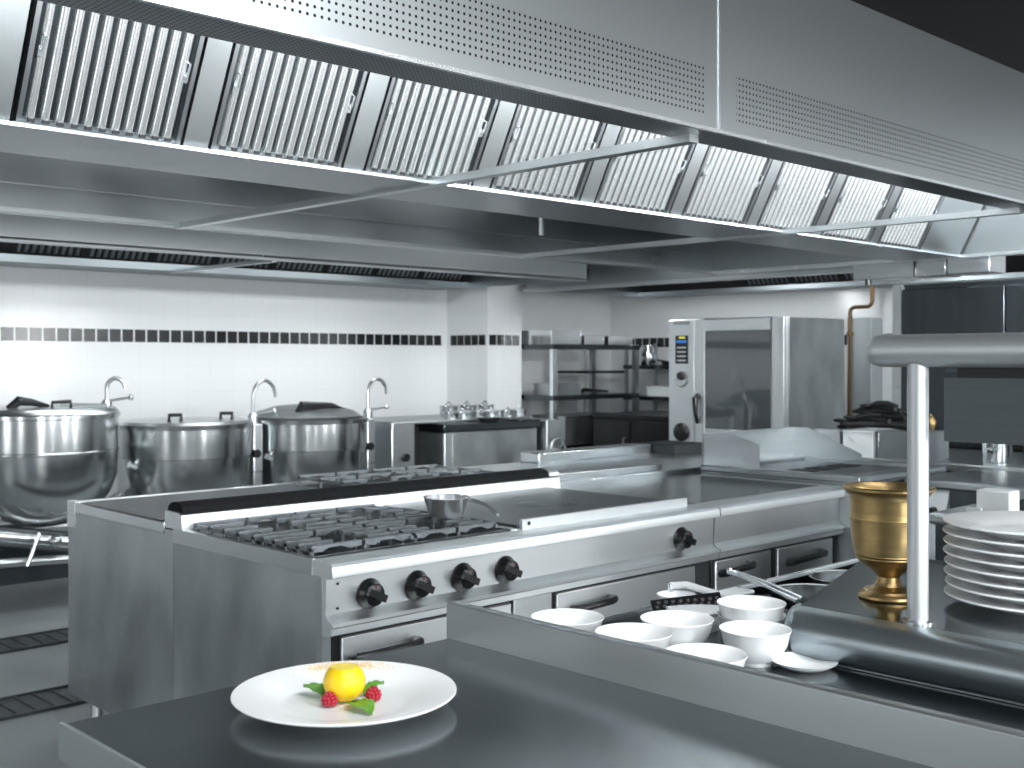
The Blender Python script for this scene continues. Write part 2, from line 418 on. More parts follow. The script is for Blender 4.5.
# hood over the combi oven, along the right wall
oh = thing('wall_hood', 'stainless extraction hood above the combi oven on the right wall', 'extraction hood', (8.4, 5.6, 2.1))
MB().box(7.40, 7.42, 3.4, 7.5, 2.09, 2.56).build('front_panel', 'steel_hood', oh)
MB().box(7.385, 7.50, 3.4, 7.5, 2.075, 2.10).build('front_lip', 'steel', oh)
MB().box(7.40, 9.38, 3.4, 7.5, 2.55, 2.58).build('top_panel', 'steel_inner', oh)
MB().box(7.40, 9.38, 7.48, 7.5, 2.09, 2.56).build('end_panel', 'steel_inner', oh)
MB().box(9.0, 9.38, 3.4, 7.48, 2.09, 2.13).build('grease_trough', 'filter_dark', oh)
MB().prism([(9.05, 2.13), (9.09, 2.13), (8.76, 2.55), (8.72, 2.55)], 'Y', 3.4, 7.48).build('filter_backing', 'black_matte', oh)
kf = dup(kw, (9.03, 6.2, 2.135), -PI/2, 'dark grease filter in the hood above the oven, first from the left')
kf['group'] = 'dark baffle filters above the oven'
for k in range(1, 4):
    q = dup(kf, (9.03, 6.2-k*.5, 2.135), -PI/2, 'dark grease filter in the hood above the oven, %s from the left' % ORD[k])
# service box hanging at the end of the island hood
sb = thing('service_box', 'small stainless service box hanging past the far end of the island hood', 'service box', (7.15, 3.5, 2.0))
MB().box(7.08, 7.3, 3.35, 4.0, 1.99, 2.12).build('body', 'steel', sb, bev=.004)
MB().box(7.06, 7.3, 3.06, 3.33, 1.995, 2.115).build('end_box', 'bright', sb, bev=.004)
MB().box(7.065, 7.08, 3.55, 3.56, 1.99, 2.12).build('joint', 'black', sb)
MB().cyl((7.1, 3.9, 1.99), (7.1, 3.9, 1.95), .02, 12).build('nozzle', 'black', sb)
MB().cyl((7.2, 3.5, 2.12), (7.2, 3.5, 2.5), .02, 12).build('hanger_pipe', 'copper', sb)

# ================================================================ COOKING ISLAND
X0 = 1.87; YF = 2.66; YM = 3.58; YB = 4.43; XS = 3.70; XE = 4.64
def fascia_profile():
    return [(YF+.12, .880), (YF+.03, .880), (YF+.012, .877), (YF+.003, .868), (YF, .850), (YF, .838), (YF+.012, .834), (YF+.030, .832),
            (YF+.034, .730), (YF+.020, .715), (YF+.002, .709), (YF-.004, .700), (YF+.006, .694), (YF+.006, .676), (YF+.02, .670), (YF+.12, .670)]
rg = thing('cooking_range', 'stainless gas range with four burners and solid hotplate, front left of the island', 'gas range', (2.78, 3.1, 0))
MB().box(X0, XS-.003, YF+.06, YM, .15, .835).build('body', 'steel_side', rg)
MB().prism(fascia_profile(), 'X', X0+.001, XS-.003).build('fascia', 'fascia', rg)
s_ = MB().box(X0-.002, X0+.012, YF+.10, YM, .835, .882); s_.box(X0-.001, X0+.03, YF+.05, YF+.075, .15, .835)
s_.build('side_edge', 'steel', rg)
# deck with sunken burner well
d = MB().box(X0, X0+.03, YF+.10, YM, .86, .880); d.box(2.66, 2.70, YF+.10, YM, .84, .884)
d.box(X0+.03, 2.66, YF+.10, YF+.14, .86, .880); d.box(X0+.03, 2.66, YM-.05, YM, .84, .880)
d.box(X0+.03, 2.66, YF+.10, YM, .832, .838); d.box(2.70, XS-.003, YF+.10, YM, .84, .878)
d.build('deck', 'steel', rg)
MB().box(X0+.035, 2.655, YF+.145, YM-.055, .838, .842).build('burner_well', 'iron_dark', rg)
# burners and pan supports
def pan_support(x0, x1, y0, y1):
    g = MB(); z = .905
    for (a, b) in ((x0, x0+.012), (x1-.012, x1)): g.box(a, b, y0, y1, z-.018, z-.006)
    n = 5; cy = (y0+y1)/2; cx = (x0+x1)/2
    for k in range(n):
        y = y0+.02+(y1-y0-.04)*k/(n-1)
        near = abs(y-cy) < .10
        segs = [(x0, cx-.065), (cx+.065, x1)] if near else [(x0, cx-.006), (cx+.006, x1)]
        for a, b in segs:
            wd = .0105
            g.prism([(a, z), (b, z), (b, z-.016), (b-(b-a)*.25, z-.020), (b-(b-a)*.4, z-.010), (a+(b-a)*.35, z-.010), (a+(b-a)*.2, z-.022), (a, z-.016)], 'Y', y-wd, y+wd)
            g.box(a, a+.012, y-.006, y+.006, .842, z-.012); 
    return g
bx = [X0+.04, X0+.04+.375, X0+.04+.39, 2.65]; by = [YF+.15, YF+.15+.30, YF+.15+.315, YM-.06]
for i in (0, 2):
    for j in (0, 2):
        pan_support(bx[i], bx[i+1], by[j], by[j+1]).build('pan_support', 'iron', rg, bev=.0015)
        cx, cy = (bx[i]+bx[i+1])/2, (by[j]+by[j+1])/2
        MB().lathe([(.0, .842), (.055, .842), (.055, .855), (.04, .862), (.04, .872), (.034, .878), (0, .88)], (cx, cy, 0), 28).build('burner', 'iron_dark', rg)
# solid hotplate
hp = MB().box(2.715, 3.615, YF+.125, YM-.03, .878, .892)
hp.build('hotplate', 'hotplate', rg, bev=.003)
MB().lathe([(.115, .892), (.118, .8935), (.125, .8935), (.128, .892)], (3.2, 3.13, 0), 48).build('hotplate_ring', 'hotplate', rg)
MB().lathe([(0, .892), (.05, .8928), (.11, .8928), (.112, .892)], (3.2, 3.13, 0), 48).build('hotplate_disc', 'hotplate', rg)
st = MB().box(2.70, 3.60, YF+.085, YF+.10, .878, .915); st.build('splash_strip', 'fascia', rg, bev=.002)
MB().cyl((2.73, YF+.083, .90), (2.73, YF+.088, .90), .007, 10).build('bolt', 'black', rg)
# flue ridge
MB().prism([(YM-.06, .88), (YM-.055, .93), (YM-.03, .937), (YM+.06, .937), (YM+.06, .88)], 'X', X0, XS).build('flue_riser', 'fascia', rg)
r_ = [(YM-.05, .936)]+[(YM+.005+.055*math.cos(math.radians(a)), .938+.032*math.sin(math.radians(a))) for a in range(180, -1, -20)]
MB().prism(r_, 'X', X0+.01, XS-.06).build('flue_grille', 'grill_black', rg)
MB().prism([(a, b+.001) for a, b in r_], 'X', XS-.06, XS).build('flue_end_cap', 'fascia', rg)
# knobs
def knob(parent, x, y=YF+.032, z=.772, r=.040):
    k = MB(); R = Matrix.Rotation(PI/2, 3, 'X')
    k.lathe([(0, 0), (r*1.12, 0), (r*1.12, .006), (r*.98, .012), (r*.95, .018), (r*.86, .022), (r*.82, .034), (r*.7, .037), (0, .037)], (x, y, z), 28, 0, R)
    a = math.radians(-25); u = Vector((math.cos(a), 0, math.sin(a))); v = Vector((-math.sin(a), 0, math.cos(a)))
    c = Vector((x, y-.037, z)); pts = []
    for dy in (0, -.012):
        for su, sv in ((-1, -.32), (1, -.32), (1, .32), (-1, .32)):
            pts.append(c+u*su*r*.84+v*sv*r*.84+Vector((0, dy, 0)))
    k.add(pts, [(0, 1, 2, 3), (7, 6, 5, 4), (0, 4, 5, 1), (1, 5, 6, 2), (2, 6, 7, 3), (3, 7, 4, 0)])
    o = k.build('knob', 'black', parent)
    MB().box(x-.002, x+.002, y-.0385, y-.036, z+r*.5, z+r*.68).build('mark', 'red', o)
for x in (2.02, 2.198, 2.382, 2.567, 3.49): knob(rg, x)
for z in (.815, .745): MB().cyl((X0+.04, YF+.028, z), (X0+.04, YF+.034, z), .004, 8).build('screw', 'black', rg)
def door(parent, x0, x1, z0, z1, hx, hz, y=YF+.045):
    d = MB().box(x0, x1, y, y+.03, z0, z1).build('oven_door', 'fascia', parent, bev=.004)
    h = MB().tube([(hx[0], y, hz-.012), (hx[0]+.004, y-.03, hz-.006), (hx[0]+.03, y-.045, hz), (hx[1]-.03, y-.045, hz+.004), (hx[1]-.004, y-.03, hz+.004), (hx[1], y, hz)], [.016, .016, .013, .013, .016, .018], 12)
    h.build('handle', 'black', d)
MB().box(X0+.03, XS-.01, YF+.055, YF+.08, .16, .668).build('carcass_front', 'black', rg)
door(rg, 1.935, 2.61, .17, .655, (1.97, 2.20), .60)
MB().box(2.62, 2.80, YF+.045, YF+.07, .17, .668).build('pillar', 'steel', rg, bev=.003)
door(rg, 2.825, 3.60, .17, .655, (2.90, 3.09), .60)
MB().box(3.61, XS-.008, YF+.05, YF+.07, .17, .668).build('side_pillar', 'steel', rg)
for (x, y) in ((1.93, 2.8), (3.6, 2.8), (1.93, 3.5), (3.6, 3.5)):
    MB().lathe([(.024, 0), (.024, .02), (.018, .03), (.018, .15)], (x, y, 0), 16).build('leg', 'bright', rg)

# back row: griddle and gas burners
br = thing('griddle_range', 'low back row cooker with dark griddle and open burners behind the flue ridge', 'cooker', (2.78, 4.0, 0))
MB().box(X0, XS, YM+.002, YB, .15, .875).build('body', 'steel_side', br)
m = MB().box(X0-.002, XS, YM+.062, YB, .855, .880); m.box(X0-.003, XS, YB-.02, YB+.003, .85, .898); m.box(X0-.003, X0+.04, YM+.062, YB, .86, .898)
m.box(X0-.004, X0+.03, YB-.07, YB+.004, .80, .902)
m.build('top_rim', 'steel', br, bev=.003)
MB().box(X0+.045, 2.85, YM+.07, YB-.055, .88, .897).build('griddle_plate', 'griddle', br, bev=.002)
MB().box(X0+.005, X0+.035, YM+.10, YB-.10, .8985, .9005).build('grease_slot', 'black', br)
MB().box(2.86, XS-.02, YM+.07, YB-.055, .88, .886).build('burner_well', 'iron_dark', br)
for i in range(2):
    g = pan_support(2.87+.41*i, 3.26+.41*i, YM+.09, YB-.07)
    g.v = [(x, y, z+.032) for x, y, z in g.v]
    g.build('pan_support', 'iron', br, bev=.0015)
    MB().lathe([(0, .886), (.055, .886), (.05, .9), (0, .905)], (3.07+.41*i, 4.0, 0), 24).build('burner', 'iron_dark', br)
for (x, y) in ((1.95, 3.68), (3.6, 3.68), (1.95, 4.35), (3.6, 4.35)):
    MB().lathe([(.026, 0), (.026, .02), (.022, .03), (.022, .15)], (x, y, 0), 16).build('leg', 'bright', br)

# neutral unit right of the range
nu = thing('worktop_unit', 'stainless base unit with dark flat top, right of the gas range', 'kitchen unit', (4.17, 3.1, 0))
MB().box(XS+.002, XE, YF+.06, YM, .15, .835).build('body', 'steel_side', nu)
MB().prism(fascia_profile(), 'X', XS+.004, XE).build('fascia', 'fascia', nu)
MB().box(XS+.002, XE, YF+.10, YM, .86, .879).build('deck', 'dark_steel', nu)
MB().box(XS+.002, XE, YF+.055, YF+.08, .16, .668).build('carcass_front', 'black', nu)
door(nu, XS+.03, 4.12, .17, .655, (3.67+.09, 3.95), .615)
door(nu, 4.17, XE-.03, .17, .655, (4.24, 4.50), .60)
for (x, y) in ((3.78, 2.8), (4.56, 2.8), (3.78, 3.5), (4.56, 3.5)):
    MB().lathe([(.024, 0), (.024, .02), (.018, .03), (.018, .15)], (x, y, 0), 16).build('leg', 'bright', nu)
# raised ledges and rear unit
ru = thing('worktop_unit', 'bright stainless rear unit with stepped ledges behind the dark flat top', 'kitchen unit', (4.2, 4.0, 0))
MB().box(XS+.002, 5.62, YM+.002, YB, .15, .87).build('body', 'steel_side', ru)
MB().box(XS+.002, 5.62, YM+.002, YB, .87, .90).build('worktop', 'bright', ru, bev=.004)
MB().box(XS+.06, XE-.12, YM+.02, YM+.10, .90, .935).build('ledge', 'bright', ru, bev=.006)
MB().box(4.34, 5.28, YB-.14, YB, .90, .955).build('back_upstand', 'bright', ru, bev=.006)
MB().box(5.30, 5.62, YB-.30, YB, .90, .955).build('dark_tray', 'iron_dark', ru, bev=.004)

# transverse fryer block
ft = thing('fryer_block', 'stainless fryer block set across the end of the cooking island', 'fryer', (5.1, 2.95, 0))
ty0, ty1, tx1 = 2.59, 3.46, 5.48
MB().box(XE+.003, tx1, ty0+.03, ty1, .12, .885).build('body', 'steel_side', ft)
t_ = MB().box(XE+.003, tx1, ty0, ty1, .885, .905)
t_.box(XE+.003, XE+.06, ty0, ty1, .905, .93); t_.box(tx1-.05, tx1, ty0, ty1, .905, .93); t_.box(XE+.06, tx1-.05, ty0, ty0+.10, .905, .93); t_.box(XE+.06, tx1-.05, ty1-.1, ty1, .905, .93)
t_.build('top_rim', 'steel_inner', ft, bev=.006)
MB().box(XE+.065, tx1-.055, ty0+.105, ty1-.105, .905, .912).build('griddle_plate', 'griddle', ft)
for k in range(3): MB().box(XE+.16+k*.2, XE+.30+k*.2, ty0+.38, ty0+.5, .912, .916).build('drain_slot', 'black_matte', ft)
g = MB()
g.prism([(ty1-.01, .93), (ty1-.01, 1.085), (ty1-.20, 1.085), (ty1-.34, 1.045), (ty1-.34, .93)], 'X', XE+.01, XE+.016)
g.box(XE+.01, tx1-.01, ty1-.014, ty1-.006, .93, 1.085)
g.prism([(ty1-.01, .93), (ty1-.01, 1.085), (ty1-.10, 1.085), (ty1-.42, .96), (ty1-.42, .93)], 'X', tx1-.016, tx1-.01)
g.build('splash_guard', 'steel', ft)
cp = MB().prism([(tx1+.02, .88), (tx1+.16, .66), (tx1+.16, .60), (tx1-.02, .60), (tx1-.02, .88)], 'Y', ty0-.001, ty0+.02)
ctl = MB().prism([(4.665, .885), (4.665, .60), (5.45, .60), (5.45, .885)], 'Y', ty0+.005, ty0+.03)
ctl.build('front_panel', 'panel_dark', ft)
# second transverse block nearer the camera, with slanted control panel
f2 = thing('fryer', 'dark fryer with slanted pale control panel, seen behind the brass mortar', 'fryer', (5.5, 2.2, 0))
MB().box(5.05, 5.70, 1.7, 2.56, .12, .86).build('body', 'panel_dark', f2)
MB().box(5.02, 5.73, 1.68, 2.58, .86, .90).build('top_rim', 'steel_inner', f2, bev=.012)
MB().prism([(5.05, .86), (4.95, .62), (4.95, .55), (5.06, .55), (5.06, .86)], 'Y', 2.37, 2.50).build('control_panel', 'fascia', f2)
MB().cyl((4.975, 2.43, .76), (5.03, 2.43, .76), .022, 14).build('knob', 'black', f2)
f3 = thing('bain_marie', 'dark steel countertop cooker with ledged rim behind the stacked plates', 'cooker', (4.4, 1.7, 0))
MB().box(4.1, 4.9, 1.35, 1.98, .12, .84).build('body', 'panel_dark', f3)
MB().box(4.07, 4.93, 1.33, 2.0, .84, .885).build('top_rim', 'steel_side', f3, bev=.015)
MB().box(4.2, 4.8, 1.42, 1.9, .886, .89).build('lid', 'dark_steel', f3, bev=.002)

# bench behind with containers and black utensils
bh = thing('side_bench', 'stainless bench beyond the fryer block, near the oven', 'bench', (6.4, 3.0, 0))
MB().box(5.75, 6.75, 1.6, 4.0, .875, .915).build('worktop', 'steel', bh, bev=.006)
MB().box(5.8, 6.7, 1.65, 3.95, .15, .875).build('body', 'panel_dark', bh)
for (x, y) in ((5.9, 1.8), (6.6, 1.8), (5.9, 3.85), (6.6, 3.85)):
    MB().cyl((x, y, 0), (x, y, .15), .025, 12).build('leg', 'steel', bh)
def container(x0, x1, y0, y1, z0, z1, lab, mm='steel', lid=True):
    c = thing('food_container', lab, 'container', ((x0+x1)/2, (y0+y1)/2, z0))
    m = MB(); ti = .006
    m.box(x0, x1, y0, y1, z0, z0+ti); m.box(x0, x0+ti, y0, y1, z0, z1); m.box(x1-ti, x1, y0, y1, z0, z1); m.box(x0, x1, y0, y0+ti, z0, z1); m.box(x0, x1, y1-ti, y1, z0, z1)
    m.build('body', mm, c, bev=.003)
    r = MB(); e = .012
    r.box(x0-e, x1+e, y0-e, y0+.004, z1-.004, z1); r.box(x0-e, x1+e, y1-.004, y1+e, z1-.004, z1); r.box(x0-e, x0+.004, y0, y1, z1-.004, z1); r.box(x1-.004, x1+e, y0, y1, z1-.004, z1)
    if lid: r.box(x0, x1, y0, y1, z1-.003, z1+.003)
    r.build('rim', mm, c)
    return c
# three containers in a row on the bench: pixel columns 838-900
container(5.80, 6.08, 3.36, 3.52, .915, 1.055, 'pale steel food container on the bench, left one under the black utensils', 'bright')
container(5.80, 6.08, 3.16, 3.34, .915, 1.055, 'white fronted food container on the bench, middle one under the black utensils', 'plastic_white')
container(5.80, 6.08, 2.86, 3.13, .915, 1.06, 'grey steel food container on the bench, right one under the black utensils', 'steel_side')
# heap of black handled utensils: one mesh each
for k in range(12):
    a = random.uniform(-.5, .5); cx = 5.94+random.uniform(-.05, .05); cy = 3.15+random.uniform(-.13, .13)*(1-k/13); zz = 1.072+.011*k
    l = random.uniform(.19, .25)*(1-k*.055); yo = Vector((math.sin(a)*l, math.cos(a)*l, 0)); bend = .03*random.random()
    c0 = Vector((cx, cy, zz))
    m = MB().tube([c0-yo, c0-yo*.4+Vector((0, 0, bend)), c0+yo*.3+Vector((0, 0, bend)), c0+yo*.8], [.012, .016, .014, .010], 10)
    m.sphere(c0+yo, .04, .035, .012, 12)
    tag(m.build('ladle', 'black_matte', loc=tuple(c0)), 'black ladle lying in the tangled heap on the food containers', 'utensil', 'black ladles heaped on the containers')
# brass pepper grinder in the distance
pg = MB().lathe([(0, .915), (.035, .915), (.035, .93), (.022, .96), (.032, .99), (.034, 1.02), (.02, 1.05), (.03, 1.075), (.032, 1.10), (.02, 1.125), (.008, 1.13), (.008, 1.14), (0, 1.145)], (6.28, 3.06, 0), 20)
tag(pg.build('pepper_mill', 'brass', loc=(6.28, 3.06, .915)), 'small brass pepper mill on the far bench, right of the steel post', 'pepper mill')
# steel pots on the bench
def potm(x, y, z, r, h, lab, name='pot'):
    t = thing(name, lab, 'pot', (x, y, z))
    MB().lathe([(0, z), (r*.93, z), (r*.98, z+.01), (r, z+h), (r+.005, z+h+.003), (r-.004, z+h), (r*.95, z+.012), (0, z+.008)], (x, y, 0), 32).build('body', 'kettle', t)
    MB().tube([(x-r, y+.03, z+h*.7), (x-r-.03, y+.02, z+h*.72), (x-r-.03, y-.02, z+h*.72), (x-r, y-.03, z+h*.7)], .005, 8).build('handle', 'bright', t)
    return t
potm(5.98, 2.55, .915, .075, .105, 'small round steel pot on the far bench, left of the pair under the heater panel')
potm(5.98, 2.33, .915, .08, .10, 'small round steel pot on the far bench, right of the pair under the heater panel')

# tall cabinet behind
tc_ = thing('tall_cabinet', 'dark glossy tall stainless cabinet at the right behind the serving counter', 'cabinet', (7.3, 2.2, 0))
MB().box(6.92, 7.7, .9, 3.61, 0, 1.93).build('carcass', 'panel_dark', tc_)
MB().box(6.90, 6.925, 3.56, 3.62, 0, 1.93).build('corner_post', 'steel', tc_)
for k in range(4):
    y1 = 3.55-k*.66
    d = MB().box(6.895, 6.92, y1-.65, y1, .12, 1.90).build('door', 'panel_dark', tc_, bev=.004)
    MB().tube([(6.895, y1-.06, 1.1), (6.86, y1-.06, 1.1), (6.86, y1-.06, 1.3), (6.895, y1-.06, 1.3)], .008, 8).build('handle', 'bright', d)

# ================================================================ COMBI OVEN
ov = thing('combi_oven', 'large stainless combi oven with glass door against the right wall', 'oven', (8.1, 5.4, 0))
ox0, ox1, oy0, oy1, oz0, oz1 = 7.54, 8.42, 4.83, 5.94, .75, 1.78
MB().box(ox0+.06, ox1, oy0, oy1, oz0, oz1).build('body', 'steel_side', ov, bev=.01)
MB().box(ox0+.02, ox1-.02, oy0+.02, oy1-.02, 0, .72).build('stand', 'panel_dark', ov)
MB().box(ox0+.03, ox0+.06, oy0, oy1, .72, oz1+.004).build('front_frame', 'fascia', ov, bev=.004)
yc = 5.67
cpn = MB().box(ox0, ox0+.03, yc+.01, oy1, oz0+.02, oz1).build('control_panel', 'fascia', ov, bev=.006)
dp = MB().box(ox0-.004, ox0, yc+.07, yc+.20, 1.42, 1.65).build('display', 'black', cpn, bev=.003)
for k in range(4): MB().box(ox0-.006, ox0-.003, yc+.09, yc+.18, 1.44+k*.035, 1.452+k*.035).build('button', 'steel', cpn)
MB().box(ox0-.006, ox0-.003, yc+.085, yc+.185, 1.59, 1.612).build('screen', 'blue', cpn)
MB().box(ox0-.006, ox0-.003, yc+.10, yc+.16, 1.625, 1.64).build('screen_bar', 'yellow_led', cpn)
MB().box(ox0-.003, ox0, yc+.05, yc+.22, 1.74, 1.765).build('badge', 'steel_side', cpn)
R = Matrix.Rotation(-PI/2, 3, 'Y')
MB().lathe([(0, 0), (.036, 0), (.036, .02), (.028, .035), (0, .035)], (ox0, yc+.135, 1.32), 24, 0, R).build('dial', 'black', cpn)
MB().tube([(ox0-.004, yc+.135+.062*math.cos(math.radians(a)), 1.30+.062*math.sin(math.radians(a))) for a in range(180, 361, 15)], .010, 8).build('dial_scale', 'steel_side', cpn)
MB().lathe([(0, 0), (.075, 0), (.075, .018), (.06, .03), (.03, .034), (0, .034)], (ox0, yc+.135, .86), 28, 0, R).build('lower_dial', 'black', cpn)
dr = MB()
dr.box(ox0-.01, ox0+.03, oy0, oy0+.115, oz0+.02, oz1); dr.box(ox0-.01, ox0+.03, yc-.10, yc, oz0+.02, oz1)
dr.box(ox0-.01, ox0+.03, oy0+.115, yc-.10, oz1-.10, oz1); dr.box(ox0-.01, ox0+.03, oy0+.115, yc-.10, oz0+.02, oz0+.15)
dr = dr.build('door', 'fascia', ov, bev=.006)
MB().box(ox0, ox0+.012, oy0+.11, yc-.095, oz0+.14, oz1-.09).build('glass_pane', 'glass', dr)
MB().tube([(ox0-.01, yc-.035, 1.16), (ox0-.05, yc-.035, 1.14), (ox0-.055, yc-.045, 1.02), (ox0-.03, yc-.045, .94)], [.024, .024, .018, .014], 12).build('handle', 'black', dr)
# duct and pipe beside the oven
MB_ = MB().box(9.2, 9.395, 5.02, 5.26, 0, 1.82)
tag(MB_.build('service_duct', 'grey_paint', loc=(9.3, 5.14, 0), bev=.01), 'grey painted duct box on the wall behind the brass pipe', 'duct')
pp = MB().tube([(9.08, 5.16, .6), (9.08, 5.16, 1.86)]+[(9.08, 5.16-.05+.05*math.cos(math.radians(a)), 1.86+.05*math.sin(math.radians(a))) for a in range(15, 91, 15)]
               + [(9.08, 5.00, 1.91)]+[(9.08, 5.0-.05*math.sin(math.radians(a)), 1.96-.05*math.cos(math.radians(a))) for a in range(15, 91, 15)]+[(9.08, 4.95, 2.085)], .017, 12)
pp.lathe([(.017, 1.66), (.03, 1.665), (.03, 1.69), (.017, 1.70)], (9.08, 5.16, 0), 14)
tag(pp.build('gas_pipe', 'copper', loc=(9.08, 5.16, .6)), 'old brass pipe with a bend rising beside the combi oven', 'pipe')

# ================================================================ BOILING KETTLES
def faucet(parent, x, y, z, h=.22, r=.09, ang=0):
    ca, sa = math.cos(ang), math.sin(ang)
    pts = [(x, y, z), (x, y, z+h*.55)]
    for a in range(180, -1, -15):
        u = r+r*math.cos(math.radians(a)); pts.append((x+u*ca, y+u*sa, z+h*.55+r*math.sin(math.radians(a))*1.15))
    pts.append((x+2*r*ca, y+2*r*sa, z+h*.5))
    f = MB().tube(pts[:-1], .013, 10).build('tap_spout', 'steel', parent)
    m = MB().lathe([(.035, z-.03), (.035, z+.02), (.02, z+.04)], (x, y, 0), 16)
    m.tube([(x, y, z+.03), (x+.13, y-.04, z+.05)], .008, 8); m.sphere((x+.14, y-.043, z+.052), .02, n=10)
    m.build('tap_body', 'steel', parent)
k1 = thing('boiling_kettle', 'leftmost boiling kettle, tall round bottomed steel bowl tilting on a pipe frame', 'kettle', (2.76, 6.9, 0))
c = (2.76, 6.9, 0)
prof = [(0, .46), (.10, .465), (.22, .50), (.32, .57), (.385, .66), (.42, .76), (.425, .90), (.432, .905), (.432, .915), (.425, .92), (.425, 1.105), (.44, 1.11), (.44, 1.13), (.41, 1.13), (.41, 1.10), (.0, 1.09)]
MB().lathe(prof, c, 64).build('bowl', 'kettle', k1)
lid = MB().lathe([(.44, 1.132), (.435, 1.145), (.41, 1.165), (.20, 1.178), (0, 1.18)], c, 64).build('lid', 'steel', k1)
MB().tube([(2.70, 6.62, 1.165), (2.70, 6.62, 1.205), (2.80, 6.60, 1.21), (2.80, 6.60, 1.165)], .011, 8).build('lid_handle', 'black', lid)
MB().tube([(2.50, 6.75, 1.17), (2.55, 6.72, 1.215), (2.62, 6.72, 1.205), (2.72, 6.72, 1.18)], [.02, .03, .022, .01], 10).build('grip', 'black', lid)
MB().tube([(2.78, 6.70, 1.185), (3.02, 6.60, 1.178)], .012, 8).build('lid_rod', 'steel', lid)
faucet(k1, 3.20, 7.0, 1.16, .2, .055, -.3)
fm = MB()
fm.tube([(2.2, 6.75, .30), (3.15, 6.62, .27)], .028, 12); fm.tube([(2.2, 7.1, .42), (3.2, 7.05, .42)], .05, 12)
fm.tube([(2.85, 6.6, .43), (3.12, 6.5, .30), (3.15, 6.5, .22)], .022, 10); fm.tube([(3.05, 6.9, .50), (3.25, 6.9, .60)], .03, 10)
fm.sphere((2.98, 6.68, .44), .05, n=12); fm.sphere((2.72, 6.62, .40), .035, n=12); fm.tube([(2.55, 6.6, .28), (2.62, 6.6, .46)], .012, 8)
fm.tube([(2.3, 6.9, .46), (2.9, 6.72, .36)], .06, 12)
fm.build('pipe_frame', 'kettle', k1)
MB().box(2.3, 3.2, 7.05, 7.4, .1, .45).build('mount', 'panel_dark', k1)
for (x, y) in ((2.92, 6.66), (2.35, 6.72), (2.4, 7.3), (3.1, 7.3)): MB().cyl((x, y, 0), (x, y, .30), .022, 12).build('leg', 'bright', k1)

def kettle(x, y, r, ztop, lab, dome):
    k = thing('boiling_kettle', lab, 'kettle', (x, y, 0)); c = (x, y, 0)
    z = ztop
    MB().lathe([(0, .35), (r*.5, .37), (r*.85, .48), (r*.96, .6), (r*.97, z-.215), (r*1.0, z-.21), (r*1.0, z-.20), (r, z-.03), (r+.012, z-.028), (r+.014, z), (r-.02, z), (r-.02, z-.04), (0, z-.05)], c, 64).build('bowl', 'kettle', k)
    if dome:
        ld = MB().lathe([(r*.92, z+.002), (r*.93, z+.015), (r*.8, z+.05), (r*.5, z+.085), (r*.2, z+.095), (0, z+.097)], (x, y+.02, 0), 48).build('lid', 'steel_side', k)
        MB().tube([(x-.22, y-.2, z+.05), (x-.20, y-.22, z+.10), (x+.05, y-.22, z+.09), (x+.16, y-.2, z+.06)], [.02, .028, .022, .012], 10).build('lid_handle', 'black', ld)
    else:
        ld = MB().lathe([(r*.99, z+.001), (r*.98, z+.018), (r*.6, z+.028), (0, z+.032)], c, 48).build('lid', 'steel', k)
        for dx in (-.2, .16): 
            h = MB().tube([(x+dx-.035, y-.25, z+.02), (x+dx-.035, y-.25, z+.065), (x+dx+.035, y-.27, z+.065), (x+dx+.035, y-.27, z+.02)], .013, 8); h.build('lid_handle', 'black', ld)
    MB().box(x+r+.016, x+r+.09, y-.12, y+.3, 0, z-.02).build('side_column', 'steel', k, bev=.01)
    MB().cyl((x+r+.03, y-.12, .82), (x+r+.03, y-.15, .82), .028, 14).build('valve_knob', 'black', k)
    b = MB().tube([(x-r*.9, y-.12, .78), (x-r*1.02, y-.12, .80)], .022, 10); b.build('bolt', 'bright', k)
    for (dx, dy) in ((-.3, -.25), (.3, -.25), (-.3, .25), (.3, .25)): MB().cyl((x+dx, y+dy, 0), (x+dx, y+dy, .5), .03, 12).build('leg', 'steel', k)
    return k
kk = kettle(3.68, 6.9, .43, 1.04, 'middle boiling kettle, round steel drum with flat lid and two black lid handles', False)
faucet(kk, 3.68+.49, 6.86, 1.05, .26, .10, .15)
kk = kettle(4.64, 6.9, .42, 1.04, 'right boiling kettle, round steel drum under a domed grey lid', True)
faucet(kk, 4.64+.50, 6.86, 1.05, .26, .10, .15)

# bratt pan between kettles and column
bp_ = thing('bratt_pan', 'boxy stainless bratt pan right of the kettles with pots standing on it', 'bratt pan', (6.1, 7.0, 0))
MB().box(5.28, 5.50, 6.75, 7.5, .1, .98).build('control_box', 'steel', bp_, bev=.008)
MB().cyl((5.40, 6.75, .72), (5.40, 6.72, .72), .03, 14).build('knob', 'black', bp_)
MB().box(5.50, 5.68, 6.9, 7.5, .1, .95).build('gap_panel', 'black_matte', bp_)
MB().box(5.68, 6.68, 6.62, 7.5, .1, .90).build('body', 'steel_side', bp_, bev=.01)
MB().box(5.66, 6.70, 6.60, 7.5, .90, .965).build('pan_rim', 'panel_dark', bp_, bev=.008)
MB().box(5.30, 6.70, 6.75, 7.52, .965, .985).build('lid', 'steel_side', bp_, bev=.006)
MB().box(5.76, 5.79, 6.612, 6.62, .12, .88).build('front_strip', 'bright', bp_)
MB().box(6.72, 6.90, 6.55, 7.3, .1, .96).build('crank_box', 'steel_side', bp_, bev=.01)
wl = MB().tube([(6.80+.085*math.cos(math.radians(a)), 6.50, .72+.085*math.sin(math.radians(a))) for a in range(0, 361, 15)], .011, 8)
for a in (30, 150, 270): wl.tube([(6.80, 6.5, .72), (6.80+.085*math.cos(math.radians(a)), 6.50, .72+.085*math.sin(math.radians(a)))], .008, 8)
wl.cyl((6.80, 6.49, .72), (6.80, 6.56, .72), .02, 12)
